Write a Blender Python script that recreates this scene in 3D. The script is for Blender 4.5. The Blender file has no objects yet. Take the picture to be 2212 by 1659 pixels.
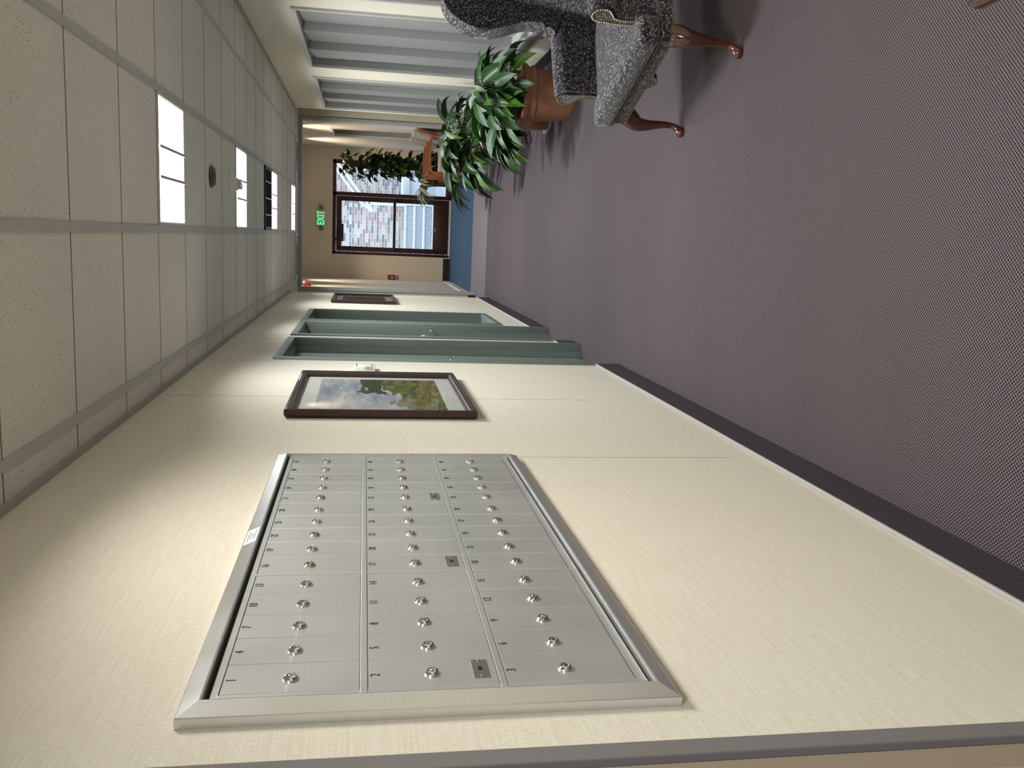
import bpy, bmesh, math, random
from mathutils import Vector, Matrix, Euler
PI = math.pi
R = random.Random(7)
S = bpy.context.scene
C = S.collection

# ------------------------------------------------------------------ camera
CAM = Vector((0.7404, 0.0, 1.5724))
YAW, PITCH, ROLL, FPX = -0.1615, -0.1660, 0.0155, 1927.6
cy_, sy_ = math.cos(YAW), math.sin(YAW); cp_, sp_ = math.cos(PITCH), math.sin(PITCH)
cr_, sr_ = math.cos(ROLL), math.sin(ROLL)
F_ = Vector((sy_*cp_, cy_*cp_, sp_)); Rt = Vector((cy_, -sy_, 0)); Up = Rt.cross(F_)
Rr = cr_*Rt + sr_*Up; Uu = -sr_*Rt + cr_*Up
cam = bpy.data.cameras.new('camera'); cam_o = bpy.data.objects.new('camera', cam); C.objects.link(cam_o)
ax, ay, az = -Uu, Rr, -F_          # the phone was held turned: world up points to the left of the frame
cam_o.matrix_world = Matrix(((ax.x, ay.x, az.x, CAM.x), (ax.y, ay.y, az.y, CAM.y), (ax.z, ay.z, az.z, CAM.z), (0, 0, 0, 1)))
cam.sensor_fit = 'HORIZONTAL'; cam.sensor_width = 36; cam.lens = FPX*36/2212
cam.clip_start = 0.02; cam.clip_end = 200
S.camera = cam_o

# ------------------------------------------------------------------ view, world, light levels
S.view_settings.view_transform = 'Standard'; S.view_settings.look = 'None'
S.view_settings.exposure = 0.0; S.view_settings.gamma = 1.0; S.view_settings.use_curve_mapping = False
W = bpy.data.worlds.new('sky'); S.world = W; W.use_nodes = True
bg = W.node_tree.nodes['Background']; bg.inputs[0].default_value = (0.66, 0.82, 1.0, 1); bg.inputs[1].default_value = 3.4
PANEL_W = 48.0        # watts of each fluorescent ceiling panel
NEAR_W = 35.0         # the panel over the mailboxes
DOWN_W = 44.0         # watts of each vestibule downlight
H = 2.478             # corridor ceiling height

# ------------------------------------------------------------------ materials
def mat(name, col=(.5, .5, .5), rough=.6, metal=0.0, spec=.5, coat=0.0, emit=None, es=0.0):
    m = bpy.data.materials.new(name); m.use_nodes = True
    b = m.node_tree.nodes['Principled BSDF']
    b.inputs['Base Color'].default_value = (*col, 1); b.inputs['Roughness'].default_value = rough
    b.inputs['Metallic'].default_value = metal; b.inputs['Specular IOR Level'].default_value = spec
    b.inputs['Coat Weight'].default_value = coat
    if emit: b.inputs['Emission Color'].default_value = (*emit, 1); b.inputs['Emission Strength'].default_value = es
    return m
class NT:
    def __init__(s, m): s.t = m.node_tree; s.b = s.t.nodes['Principled BSDF']
    def n(s, typ, **kw):
        nd = s.t.nodes.new(typ)
        for k, v in kw.items():
            if k.startswith('i_'):
                key = k[2:]; key = int(key) if key.isdigit() else key.replace('_', ' ')
                s.put(nd.inputs[key], v)
            else: setattr(nd, k, v)
        return nd
    def put(s, sock, v):
        if isinstance(v, bpy.types.NodeSocket): s.t.links.new(v, sock)
        else: sock.default_value = v
    def coord(s, scale=(1, 1, 1), kind='Object', rot=(0, 0, 0)):
        tc = s.n('ShaderNodeTexCoord'); mp = s.n('ShaderNodeMapping')
        s.put(mp.inputs['Vector'], tc.outputs[kind]); mp.inputs['Scale'].default_value = scale; mp.inputs['Rotation'].default_value = rot
        return mp.outputs[0]
    def math(s, op, a, b=0.0, c=None):
        nd = s.n('ShaderNodeMath', operation=op); s.put(nd.inputs[0], a); s.put(nd.inputs[1], b)
        if c is not None: s.put(nd.inputs[2], c)
        return nd.outputs[0]
    def noise(s, v, scale=5, detail=3, rough=.5, dist=0):
        nd = s.n('ShaderNodeTexNoise'); s.put(nd.inputs['Vector'], v)
        nd.inputs['Scale'].default_value = scale; nd.inputs['Detail'].default_value = detail
        nd.inputs['Roughness'].default_value = rough; nd.inputs['Distortion'].default_value = dist
        return nd.outputs['Fac']
    def ramp(s, f, stops, interp='LINEAR'):
        nd = s.n('ShaderNodeValToRGB'); s.put(nd.inputs[0], f); cr = nd.color_ramp; cr.interpolation = interp
        while len(cr.elements) < len(stops): cr.elements.new(.5)
        for e, (p, c) in zip(cr.elements, stops): e.position = p; e.color = (*c, 1) if len(c) == 3 else c
        return nd.outputs[0]
    def mix(s, f, a, b, typ='MIX'):
        nd = s.n('ShaderNodeMix', data_type='RGBA', blend_type=typ); s.put(nd.inputs[0], f)
        for k, v in ((6, a), (7, b)):
            s.put(nd.inputs[k], v if isinstance(v, bpy.types.NodeSocket) else (*v, 1))
        return nd.outputs[2]
    def sep(s, v):
        nd = s.n('ShaderNodeSeparateXYZ'); s.put(nd.inputs[0], v); return nd.outputs
    def color(s, c): s.put(s.b.inputs['Base Color'], c)
    def bump(s, h, st=.3, d=.002):
        nd = s.n('ShaderNodeBump'); nd.inputs['Strength'].default_value = st; nd.inputs['Distance'].default_value = d
        s.put(nd.inputs['Height'], h); s.put(s.b.inputs['Normal'], nd.outputs[0])

def wall_cloth(name, a, b):
    m = mat(name, a, .62, spec=.35); t = NT(m)
    slub = t.noise(t.coord((30, 7, 420)), 1, 4, .7); weft = t.noise(t.coord((420, 420, 60)), 1, 2)
    big = t.noise(t.coord((.9, .9, .9)), 1, 3)
    f = t.math('ADD', t.math('MULTIPLY', slub, .55), t.math('MULTIPLY', weft, .45))
    c = t.ramp(f, [(.40, b), (.60, a)])
    t.color(t.mix(.06, c, t.ramp(big, [(.3, (.35, .3, .22)), (.7, (.8, .76, .66))])))
    t.bump(f, .35, .0012); return m
M = {}
M['wall'] = wall_cloth('woven_vinyl', (.82, .775, .66), (.68, .625, .50))
M['wall_tan'] = mat('tan_paint', (.66, .595, .50), .7)
M['wall_white'] = mat('pale_paint', (.68, .64, .57), .6)
def mk_carpet(name, light, dark, p=.0115, lo=-.35, hi=.35):
    m = mat(name, dark, .95, spec=.1); t = NT(m)
    v = t.coord((1, 1, 1)); o = t.sep(v); k = 2*PI/p
    wob = t.noise(t.coord((60, 60, 60)), 1, 2)
    w = t.math('MULTIPLY', t.math('SUBTRACT', wob, .5), 1.5)
    sx = t.math('SINE', t.math('ADD', t.math('MULTIPLY', o[0], k), w)); sy = t.math('SINE', t.math('ADD', t.math('MULTIPLY', o[1], k), w))
    pr = t.math('MULTIPLY', sx, sy)
    fz = t.noise(t.coord((700, 700, 700)), 1, 2)
    f = t.math('ADD', pr, t.math('MULTIPLY', t.math('SUBTRACT', fz, .5), .9))
    mr = t.n('ShaderNodeMapRange', i_1=lo, i_2=hi); t.put(mr.inputs[0], f)
    c = t.mix(mr.outputs[0], dark, light)
    st = t.noise(t.coord((.5, 1.6, 1)), 1, 3)
    t.color(t.mix(t.math('MULTIPLY', st, .22), c, tuple(x*.55 for x in dark)))
    t.bump(f, .6, .003); return m
M['carpet'] = mk_carpet('mauve_carpet', (.195, .163, .172), (.018, .011, .016), .0115, -.42, .28)
M['carpet_pale'] = mk_carpet('pale_carpet', (.25, .232, .26), (.12, .108, .127), .012)
M['mat'] = mk_carpet('blue_grey_mat', (.055, .115, .225), (.025, .060, .125), .014, -.9, .9)
m = mat('ribbed_carpet', (.06, .05, .06), .95, spec=.1); t = NT(m); o = t.sep(t.coord())
s = t.math('SINE', t.math('MULTIPLY', o[1], 2*PI/.0125)); fz = t.noise(t.coord((500, 500, 500)), 1, 2)
f = t.math('ADD', s, t.math('MULTIPLY', t.math('SUBTRACT', fz, .5), 1.6))
mr = t.n('ShaderNodeMapRange', i_1=-.9, i_2=.9); t.put(mr.inputs[0], f)
t.color(t.mix(mr.outputs[0], (.028, .022, .030), (.115, .092, .105))); t.bump(f, .6, .002); M['rib'] = m
# ceiling tile: fine pits and pin marks
m = mat('ceiling_tile', (.70, .67, .62), .9, spec=.1); t = NT(m)
vo = t.n('ShaderNodeTexVoronoi', feature='F1'); t.put(vo.inputs['Vector'], t.coord((85, 62, 70))); vo.inputs['Scale'].default_value = 1
pick = t.noise(t.coord((40, 40, 40)), 1, 1)
pit = t.math('MULTIPLY', t.math('LESS_THAN', vo.outputs['Distance'], .17), t.math('GREATER_THAN', pick, .47))
base = t.ramp(t.noise(t.coord((1.2, 1.2, 1)), 1, 2), [(.3, (.68, .65, .60)), (.7, (.735, .705, .655))])
t.color(t.mix(t.math('MULTIPLY', pit, .8), base, (.10, .085, .07))); t.bump(t.noise(t.coord((140, 140, 140)), 1, 3), .25, .001); M['tile'] = m
M['tee'] = mat('tee_paint', (.47, .465, .445), .5)
M['seam'] = mat('seam_brown', (.20, .165, .13), .9)  # dark brown joint colour for ceiling and vinyl seams
M['trim_grey'] = mat('grey_trim', (.36, .355, .34), .5)
M['dark_trim'] = mat('dark_vinyl_trim', (.21, .195, .19), .30)
def brushed(name, col, rough, metal, axis=(3, 3, 240)):
    m = mat(name, col, rough, metal); t = NT(m)
    n = t.noise(t.coord(axis), 1, 3); cl = t.noise(t.coord((5, 5, 5)), 1, 3)
    c = t.mix(t.math('MULTIPLY', n, .35), col, tuple(x*.72 for x in col))
    t.color(t.mix(t.math('MULTIPLY', cl, .18), c, tuple(min(1, x*1.25) for x in col)))
    t.put(t.b.inputs['Roughness'], t.math('ADD', rough-.08, t.math('MULTIPLY', cl, .18))); return m
M['alu'] = brushed('satin_aluminium', (.66, .665, .65), .40, .75)
M['alu_frame'] = brushed('frame_aluminium', (.70, .71, .70), .33, .88)
M['chrome'] = mat('chrome', (.80, .80, .80), .12, 1.0)
M['nickel'] = mat('worn_nickel', (.60, .56, .46), .22, 1.0)
M['ink'] = mat('black_ink', (.02, .02, .02), .6)
M['black'] = mat('black_gap', (.008, .008, .010), .6)
M['paper'] = mat('label_paper', (.86, .86, .84), .6)
M['print'] = mat('grey_print', (.42, .42, .42), .7)
M['plate'] = brushed('steel_plate', (.30, .29, .26), .4, .8)
def paint(name, col, rough=.45):
    m = mat(name, col, rough); t = NT(m); n = t.noise(t.coord((1.5, 1.5, 1.5)), 1, 2)
    t.color(t.mix(t.math('MULTIPLY', n, .18), col, tuple(x*.8 for x in col))); return m
M['green'] = paint('grey_green_enamel', (.165, .205, .180), .38)
M['green2'] = paint('grey_green_door', (.185, .225, .200), .45)
M['win_alu'] = mat('window_aluminium', (.60, .595, .57), .38, .3)
M['panel'] = brushed('grey_panel', (.50, .51, .51), .5, .1)
M['panel_fin'] = brushed('grey_fin', (.30, .305, .30), .5, .1)  # one even grey for all slat boards and the fin
M['sill'] = mat('sill_paint', (.44, .435, .42), .5)
def wood(name, a, b, rough=.3, sc=(60, 4, 60), coat=.3):
    m = mat(name, a, rough, coat=coat); t = NT(m)
    t.color(t.ramp(t.noise(t.coord(sc), 1, 5, .6, .6), [(.3, a), (.7, b)])); return m
M['mahogany'] = wood('mahogany', (.035, .010, .006), (.095, .024, .013), .18, (30, 30, 8), .6)
M['cherry'] = wood('orange_cherry', (.20, .055, .018), (.34, .105, .036), .32, (40, 40, 8))
M['walnut'] = wood('dark_walnut', (.022, .008, .006), (.055, .020, .013), .5, (60, 6, 80), 0.0)
M['maroon'] = mat('maroon_metal', (.040, .010, .010), .42)
M['blackmetal'] = mat('black_metal', (.012, .012, .013), .4)
M['brownbase'] = mat('dark_brown_base', (.020, .009, .007), .5)
def terra(name, a, b):
    m = mat(name, a, .85, spec=.2); t = NT(m)
    t.color(t.ramp(t.noise(t.coord((14, 14, 14)), 1, 5, .65), [(.3, a), (.7, b)])); t.bump(t.noise(t.coord((160, 160, 160)), 1, 3), .3, .001); return m
M['terra'] = terra('terracotta', (.34, .155, .085), (.43, .21, .125))
M['brownpot'] = mat('amber_glaze', (.26, .105, .030), .28, coat=.5)
M['box'] = terra('brown_planter', (.15, .075, .05), (.20, .105, .07))
M['soil'] = terra('potting_soil', (.020, .014, .010), (.05, .035, .025))
M['saucer'] = mat('white_saucer', (.72, .70, .66), .35)
def leafmat(name, dark, light, vein, veins=26):
    m = mat(name, dark, .38, spec=.4); t = NT(m)
    uv = t.sep(t.coord((1, 1, 1), 'UV')); x = t.math('ABSOLUTE', t.math('SUBTRACT', uv[0], .5))
    ph = t.math('ADD', t.math('MULTIPLY', uv[1], veins*6.283), t.math('MULTIPLY', x, -26.0))
    vs = t.math('MULTIPLY', t.math('ADD', t.math('SINE', ph), 1), .5)
    tc = t.noise(t.coord((6, 6, 6)), 1, 2)
    c = t.mix(t.math('MULTIPLY', t.math('POWER', vs, 2.0), .45), dark, light)
    c = t.mix(t.math('MULTIPLY', tc, .5), c, tuple(v*.6 for v in dark))
    c = t.mix(t.math('LESS_THAN', x, .022), c, vein)
    t.color(c); t.bump(vs, .35, .002); return m
M['leaf'] = leafmat('peace_lily_leaf', (.016, .058, .012), (.035, .11, .022), (.10, .24, .05))
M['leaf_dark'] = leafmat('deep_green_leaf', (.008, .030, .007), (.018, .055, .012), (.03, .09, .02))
M['leaf_young'] = leafmat('young_leaf', (.050, .135, .012), (.075, .19, .02), (.16, .32, .06))
M['pothos'] = leafmat('pothos_leaf', (.012, .050, .010), (.022, .075, .014), (.04, .12, .03), 8)
M['spider'] = leafmat('striped_leaf', (.40, .48, .34), (.22, .34, .16), (.78, .82, .74), 2)
M['stem'] = mat('green_stem', (.045, .095, .022), .45)
M['vine'] = mat('brown_vine', (.045, .028, .012), .7)
m = mat('coir', (.10, .055, .02), .95); t = NT(m); t.color(t.ramp(t.noise(t.coord((60, 60, 14)), 1, 5, .7), [(.3, (.035, .02, .008)), (.7, (.15, .085, .035))])); t.bump(t.noise(t.coord((90, 90, 30)), 1, 4), 1, .01); M['coir'] = m
# upholstery of the wing chair: trailing vines, leaves and pin dots on near-black violet
m = mat('vine_fabric', (.02, .017, .03), .9, spec=.15); t = NT(m)
v = t.coord((1, 1, 1)); wob = t.n('ShaderNodeTexNoise'); t.put(wob.inputs['Vector'], t.coord((9, 9, 9))); wob.inputs['Scale'].default_value = 1
wv = t.n('ShaderNodeVectorMath', operation='SCALE'); t.put(wv.inputs[0], wob.outputs['Color']); wv.inputs['Scale'].default_value = .05
vv = t.n('ShaderNodeVectorMath', operation='ADD'); t.put(vv.inputs[0], v); t.put(vv.inputs[1], wv.outputs[0]); vv = vv.outputs[0]
def voro(scale, vec, feat='F1'):
    a = t.n('ShaderNodeTexVoronoi', feature=feat); t.put(a.inputs['Vector'], vec); a.inputs['Scale'].default_value = scale; return a.outputs['Distance']
ring = t.math('LESS_THAN', t.math('ABSOLUTE', t.math('SUBTRACT', voro(11, vv), .42)), .022)
def leafset(rot, sc):
    mp = t.n('ShaderNodeMapping'); t.put(mp.inputs[0], vv); mp.inputs['Rotation'].default_value = rot; mp.inputs['Scale'].default_value = sc
    return t.math('LESS_THAN', voro(1, mp.outputs[0]), .27)
lv = t.math('MAXIMUM', leafset((.5, .3, .9), (26, 66, 66)), leafset((-.6, -.4, -.8), (26, 66, 66)))
lv = t.math('MAXIMUM', lv, leafset((.2, 1.1, .2), (26, 66, 66)))
dots = t.math('LESS_THAN', voro(58, v), .165)
c = t.mix(ring, (.013, .010, .018), (.060, .054, .062)); c = t.mix(lv, c, (.125, .118, .105)); c = t.mix(dots, c, (.40, .395, .40))
t.color(c); t.b.inputs['Sheen Weight'].default_value = .35; t.b.inputs['Sheen Roughness'].default_value = .5
t.bump(t.noise(t.coord((900, 900, 900)), 1, 2), .3, .001); M['fabric'] = m
M['piping'] = mat('dark_piping', (.012, .010, .016), .8)
M['brass'] = mat('aged_brass', (.42, .30, .15), .35, 1.0)
m = mat('tweed', (.22, .20, .19), .95); t = NT(m); t.color(t.ramp(t.noise(t.coord((130, 130, 130)), 1, 2), [(.38, (.10, .085, .08)), (.62, (.42, .39, .37))])); M['tweed'] = m
M['greyfab'] = mat('grey_back_fabric', (.40, .41, .45), .85)
M['seatfab'] = mat('dark_seat_fabric', (.035, .035, .045), .9)
M['white_plastic'] = mat('white_plastic', (.72, .71, .68), .4)
M['grey_plastic'] = mat('grey_plastic', (.16, .16, .15), .5)
M['bronze'] = mat('bronze_disc', (.10, .095, .088), .5, .4)
M['red'] = mat('fire_red', (.30, .018, .02), .4)
M['frost'] = mat('lens_white', (.9, .9, .88), .3)
M['lamp'] = mat('lit_lens', (.9, .9, .9), .4, emit=(.95, .99, 1.0), es=3.5)
M['exit'] = mat('lit_green', (.05, .8, .2), .4, emit=(.03, 1.0, .20), es=1.6)
M['down'] = mat('downlight_glow', (.9, .8, .6), .4, emit=(1.0, .80, .52), es=9)
M['mirror_slat'] = mat('bright_slat', (.70, .76, .82), .2, .8)
def glass(name, tint=(1, 1, 1), base=.04, rough=.0):
    m = bpy.data.materials.new(name); m.use_nodes = True; nt = m.node_tree; nt.nodes.clear()
    out = nt.nodes.new('ShaderNodeOutputMaterial'); mx = nt.nodes.new('ShaderNodeMixShader')
    tr = nt.nodes.new('ShaderNodeBsdfTransparent'); gl = nt.nodes.new('ShaderNodeBsdfGlossy'); fr = nt.nodes.new('ShaderNodeFresnel')
    tr.inputs[0].default_value = (*tint, 1); gl.inputs['Roughness'].default_value = rough; fr.inputs[0].default_value = 1.5
    ge = nt.nodes.new('ShaderNodeNewGeometry'); mm = nt.nodes.new('ShaderNodeMath'); mm.operation = 'SUBTRACT'; mm.inputs[0].default_value = 1.0; nt.links.new(ge.outputs['Backfacing'], mm.inputs[1])
    mu = nt.nodes.new('ShaderNodeMath'); mu.operation = 'MULTIPLY'; nt.links.new(fr.outputs[0], mu.inputs[0]); nt.links.new(mm.outputs[0], mu.inputs[1])
    nt.links.new(mu.outputs[0], mx.inputs[0]); nt.links.new(tr.outputs[0], mx.inputs[1]); nt.links.new(gl.outputs[0], mx.inputs[2]); nt.links.new(mx.outputs[0], out.inputs[0])
    return m
M['glass'] = glass('clear_glass', (.97, .99, 1)); M['pic_glass'] = glass('picture_glass')
M['smoke_glass'] = glass('sidelight_glass', (.75, .78, .70))
# outside
m = mat('mixed_brick', (.4, .3, .28), .9); t = NT(m)
def brick(t, sc, mort):
    v = t.coord((1, 1, 1)); o = t.sep(v); cx = t.n('ShaderNodeCombineXYZ'); t.put(cx.inputs[0], o[0]); t.put(cx.inputs[1], o[2])
    b = t.n('ShaderNodeTexBrick'); t.put(b.inputs['Vector'], cx.outputs[0]); b.inputs['Scale'].default_value = sc
    b.inputs['Mortar Size'].default_value = .010*sc*.5; b.inputs['Brick Width'].default_value = .190*sc; b.inputs['Row Height'].default_value = .060*sc
    b.inputs['Color1'].default_value = (0, 0, 0, 1); b.inputs['Color2'].default_value = (1, 1, 1, 1); b.inputs['Bias'].default_value = 0
    b.inputs['Mortar'].default_value = (.5, .5, .5, 1)
    col = t.ramp(b.outputs['Color'], [(0, (.10, .105, .13)), (.14, (.30, .15, .125)), (.30, (.42, .29, .24)), (.48, (.50, .42, .36)), (.64, (.34, .20, .18)), (.80, (.56, .51, .47)), (.92, (.22, .14, .14))], 'CONSTANT')
    n = t.noise(t.coord((30, 30, 30)), 1, 4); col = t.mix(t.math('MULTIPLY', n, .5), col, (.52, .47, .44))
    t.color(t.mix(b.outputs['Fac'], col, mort))
brick(t, 1, (.62, .60, .58)); M['brick'] = m
m = mat('far_brick', (.4, .34, .33), .9); brick(NT(m), 1.0, (.60, .60, .62)); M['brick_far'] = m
m = mat('aggregate', (.40, .41, .43), .9); t = NT(m); t.color(t.ramp(t.noise(t.coord((70, 70, 70)), 1, 3, .7), [(.35, (.20, .21, .23)), (.65, (.56, .57, .60))])); M['aggregate'] = m
M['concrete'] = mat('pale_concrete', (.62, .63, .63), .8)
M['rail'] = mat('white_rail', (.72, .74, .76), .4)
# landscape print behind the picture glass: cloud water above, trees and autumn brush below
m = mat('landscape_print', (.4, .45, .5), .5); t = NT(m); o = t.sep(t.coord((1, 1, 1), 'UV'))
sky = t.ramp(t.noise(t.coord((2.2, 7, 1), 'UV'), 1, 5, .55), [(.35, (.17, .22, .32)), (.52, (.36, .38, .40)), (.68, (.58, .56, .50))])
tre = t.ramp(t.noise(t.coord((10, 16, 1), 'UV'), 1, 6, .7), [(.30, (.015, .03, .012)), (.46, (.07, .10, .025)), (.58, (.20, .18, .045)), (.70, (.26, .12, .05)), (.82, (.06, .10, .04))])
wv = t.noise(t.coord((3.2, 9, 1), 'UV'), 1, 5, .6)
hgt = t.math('ADD', o[1], t.math('MULTIPLY', t.math('SUBTRACT', wv, .5), .75))
edge = t.math('ADD', .30, t.math('MULTIPLY', o[0], .22))
f = t.math('LESS_THAN', hgt, edge)
isl = t.math('MULTIPLY', t.math('LESS_THAN', t.math('ABSOLUTE', t.math('SUBTRACT', hgt, .58)), .085), t.math('GREATER_THAN', t.math('ADD', o[0], t.math('MULTIPLY', wv, .4)), .72))
c = t.mix(f, sky, tre); c = t.mix(isl, c, (.045, .06, .03)); t.color(c); M['print1'] = m
m = mat('dusky_print', (.06, .07, .09), .5); t = NT(m); t.color(t.ramp(t.noise(t.coord((3, 6, 1), 'UV'), 1, 5), [(.3, (.03, .035, .05)), (.7, (.13, .14, .17))])); M['print2'] = m
M['matboard'] = mat('mat_board', (.60, .60, .55), .8)
M['frame_black'] = mat('black_moulding', (.025, .02, .02), .3, coat=.4)

# ------------------------------------------------------------------ mesh helpers
def B(): return bmesh.new()
def box(bm, x0, x1, y0, y1, z0, z1, M4=None):
    vs = [bm.verts.new((x, y, z)) for x in (x0, x1) for y in (y0, y1) for z in (z0, z1)]
    if M4:
        for v in vs: v.co = M4 @ v.co
    for q in ((0, 1, 3, 2), (4, 6, 7, 5), (0, 4, 5, 1), (2, 3, 7, 6), (0, 2, 6, 4), (1, 5, 7, 3)): bm.faces.new([vs[i] for i in q])
    return vs
def rbox(bm, x0, x1, y0, y1, z0, z1, r=.005, seg=2, M4=None):
    b2 = B(); box(b2, x0, x1, y0, y1, z0, z1); bmesh.ops.bevel(b2, geom=b2.edges[:], offset=r, segments=seg, affect='EDGES', profile=.5)
    join(bm, b2, M4)
def join(bm, b2, M4=None):
    mp = {}
    for v in b2.verts: mp[v] = bm.verts.new(M4 @ v.co if M4 else v.co)
    for f in b2.faces:
        try: bm.faces.new([mp[v] for v in f.verts])
        except ValueError: pass
    b2.free()
def prism(bm, pts, fn, a, b):
    """extrude polygon pts between levels a and b; fn(p, t) -> 3D"""
    lo = [bm.verts.new(fn(p, a)) for p in pts]; hi = [bm.verts.new(fn(p, b)) for p in pts]; n = len(pts)
    bm.faces.new(lo[::-1]); bm.faces.new(hi)
    for i in range(n): bm.faces.new((lo[i], lo[(i+1) % n], hi[(i+1) % n], hi[i]))
def lathe(bm, prof, n=32, M4=None, cap=True):
    rings = []
    for r, z in prof:
        ring = [bm.verts.new((r*math.cos(2*PI*i/n), r*math.sin(2*PI*i/n), z)) for i in range(n)]
        if M4:
            for v in ring: v.co = M4 @ v.co
        rings.append(ring)
    for a, b in zip(rings, rings[1:]):
        for i in range(n): bm.faces.new((a[i], a[(i+1) % n], b[(i+1) % n], b[i]))
    if cap: bm.faces.new(rings[0][::-1]); bm.faces.new(rings[-1])
def tube(bm, pts, r, n=8, cap=True):
    """tube along points, r a number or a list of radii"""
    P = [Vector(p) for p in pts]; rr = r if isinstance(r, (list, tuple)) else [r]*len(P)
    rings = []; side = None
    for i, p in enumerate(P):
        d = (P[min(i+1, len(P)-1)]-P[max(i-1, 0)]).normalized()
        if side is None: side = d.orthogonal().normalized()
        side = (side-d*side.dot(d)); side = side.normalized() if side.length > 1e-6 else d.orthogonal().normalized()
        up = d.cross(side)
        rings.append([bm.verts.new(p+rr[i]*(math.cos(2*PI*k/n)*side+math.sin(2*PI*k/n)*up)) for k in range(n)])
    for a, b in zip(rings, rings[1:]):
        for k in range(n): bm.faces.new((a[k], a[(k+1) % n], b[(k+1) % n], b[k]))
    if cap: bm.faces.new(rings[0][::-1]); bm.faces.new(rings[-1])
def spline(pts, n=6):
    """Catmull-Rom through points of any dimension"""
    out = []; P = [tuple(p) for p in pts]; P = [P[0]]+P+[P[-1]]
    for i in range(1, len(P)-2):
        for k in range(n):
            t = k/n; a, b, c, d = P[i-1], P[i], P[i+1], P[i+2]
            out.append(tuple(.5*((2*b[j])+(-a[j]+c[j])*t+(2*a[j]-5*b[j]+4*c[j]-d[j])*t*t+(-a[j]+3*b[j]-3*c[j]+d[j])*t**3) for j in range(len(b))))
    out.append(P[-2]); return out
def obj(name, bm, m=None, parent=None, smooth=False, loc=None):
    me = bpy.data.meshes.new(name); bmesh.ops.recalc_face_normals(bm, faces=bm.faces[:]); bm.to_mesh(me); bm.free()
    if m: me.materials.append(M[m] if isinstance(m, str) else m)
    if smooth:
        for p in me.polygons: p.use_smooth = True
    o = bpy.data.objects.new(name, me); C.objects.link(o)
    if parent: o.parent = parent
    if loc: o.location = loc
    return o
def soft(o, ang=35):
    for p in o.data.polygons: p.use_smooth = True
    o.data.set_sharp_from_angle(angle=math.radians(ang)); return o
def thing(name, label, cat, loc=(0, 0, 0), rz=0, group=None):
    o = bpy.data.objects.new(name, None); C.objects.link(o); o.location = loc; o.rotation_euler = (0, 0, rz); o.empty_display_size = .1
    return tag(o, label, cat, group)
def tag(o, label, cat, group=None):
    o['label'] = label; o['category'] = cat
    if group: o['group'] = group
    return o
def struct(o, label=None):
    o['kind'] = 'structure'
    if label: o['label'] = label
    return o
def sroot(name, label=None):
    o = bpy.data.objects.new(name, None); C.objects.link(o); return struct(o, label)
def kids(o): return [c for c in bpy.data.objects if c.parent == o]
def dup(root, loc=None, rz=None, label=None, group=None):
    r = root.copy(); C.objects.link(r)
    if loc: r.location = loc
    if rz is not None: r.rotation_euler = (0, 0, rz)
    if label: r['label'] = label
    if group: r['group'] = group
    for ch in kids(root):
        c = ch.copy(); C.objects.link(c); c.parent = r
        for g in kids(ch):
            d = g.copy(); C.objects.link(d); d.parent = c
    return r
def text_bm(s, size, ext, M4, align='CENTER', sx=1.0):
    cu = bpy.data.curves.new('t', 'FONT'); cu.body = s; cu.size = size; cu.extrude = ext; cu.align_x = align; cu.align_y = 'CENTER'; cu.resolution_u = 2
    o = bpy.data.objects.new('t', cu); C.objects.link(o); dg = bpy.context.evaluated_depsgraph_get(); dg.update()
    me = bpy.data.meshes.new_from_object(o.evaluated_get(dg)); bm = B(); bm.from_mesh(me)
    for v in bm.verts: v.co = M4 @ Vector((v.co.x*sx, v.co.y, v.co.z))
    bpy.data.objects.remove(o); bpy.data.curves.remove(cu); bpy.data.meshes.remove(me); return bm
def on_left(x, y, z): return Matrix(((0, 0, 1, x), (1, 0, 0, y), (0, 1, 0, z), (0, 0, 0, 1)))      # text plane on the left wall
def on_end(x, y, z): return Matrix(((1, 0, 0, x), (0, 0, -1, y), (0, 1, 0, z), (0, 0, 0, 1)))

# ------------------------------------------------------------------ room shell
XR = 2.30; YB = -2.6; YE = 16.8; YP = 12.75; YL = 11.35; YRE = 12.10; XVL, XVR = -.07, 2.28
bm = B(); box(bm, -2.6, 4.6, YB, 11.72, -.08, 0); struct(obj('floor', bm, 'carpet'), 'mauve woven carpet along the corridor')
bm = B(); box(bm, -2.6, 4.6, 11.72, 13.32, -.08, 0); struct(obj('floor_crossing', bm, 'carpet_pale'), 'paler carpet piece before the blue mat')
bm = B(); box(bm, -2.6, 4.6, 13.32, YE+.2, -.08, 0.001); struct(obj('floor_vestibule', bm, 'mat'), 'blue grey walk-off carpet at the far door')
bm = B(); box(bm, -2.6, 4.6, YB, YP+.1, H, H+.08); struct(obj('ceiling', bm, 'tile'), 'suspended ceiling of square pitted tiles')
HV = 2.86
bm = B(); box(bm, -.3, 2.5, YP+.1, YE+.2, HV, HV+.08); struct(obj('ceiling_vestibule', bm, 'wall_white'))
# ceiling grid: broad tees along the corridor, thin seams across
TX = [.117, .7264, 1.336, 1.9456]; CY0, CS = 3.0056, .6096
bm = B()
for x in TX: box(bm, x-.0155, x+.0155, YB, YP, H-.006, H+.002)
struct(obj('ceiling_grid', bm, 'tee'))
bm = B()
for k in range(-9, 17):
    y = CY0+k*CS; box(bm, 0.02, XR-.02, y-.0028, y+.0028, H-.0012, H+.002)
struct(obj('ceiling_seams', bm, 'seam'))
bm = B()
box(bm, 0, .018, 1.16, YL, H-.018, H); box(bm, XR-.018, XR, YB, YRE, H-.018, H)
struct(obj('trim_1', bm, 'trim_grey'), 'grey angle where walls meet ceiling')
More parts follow.
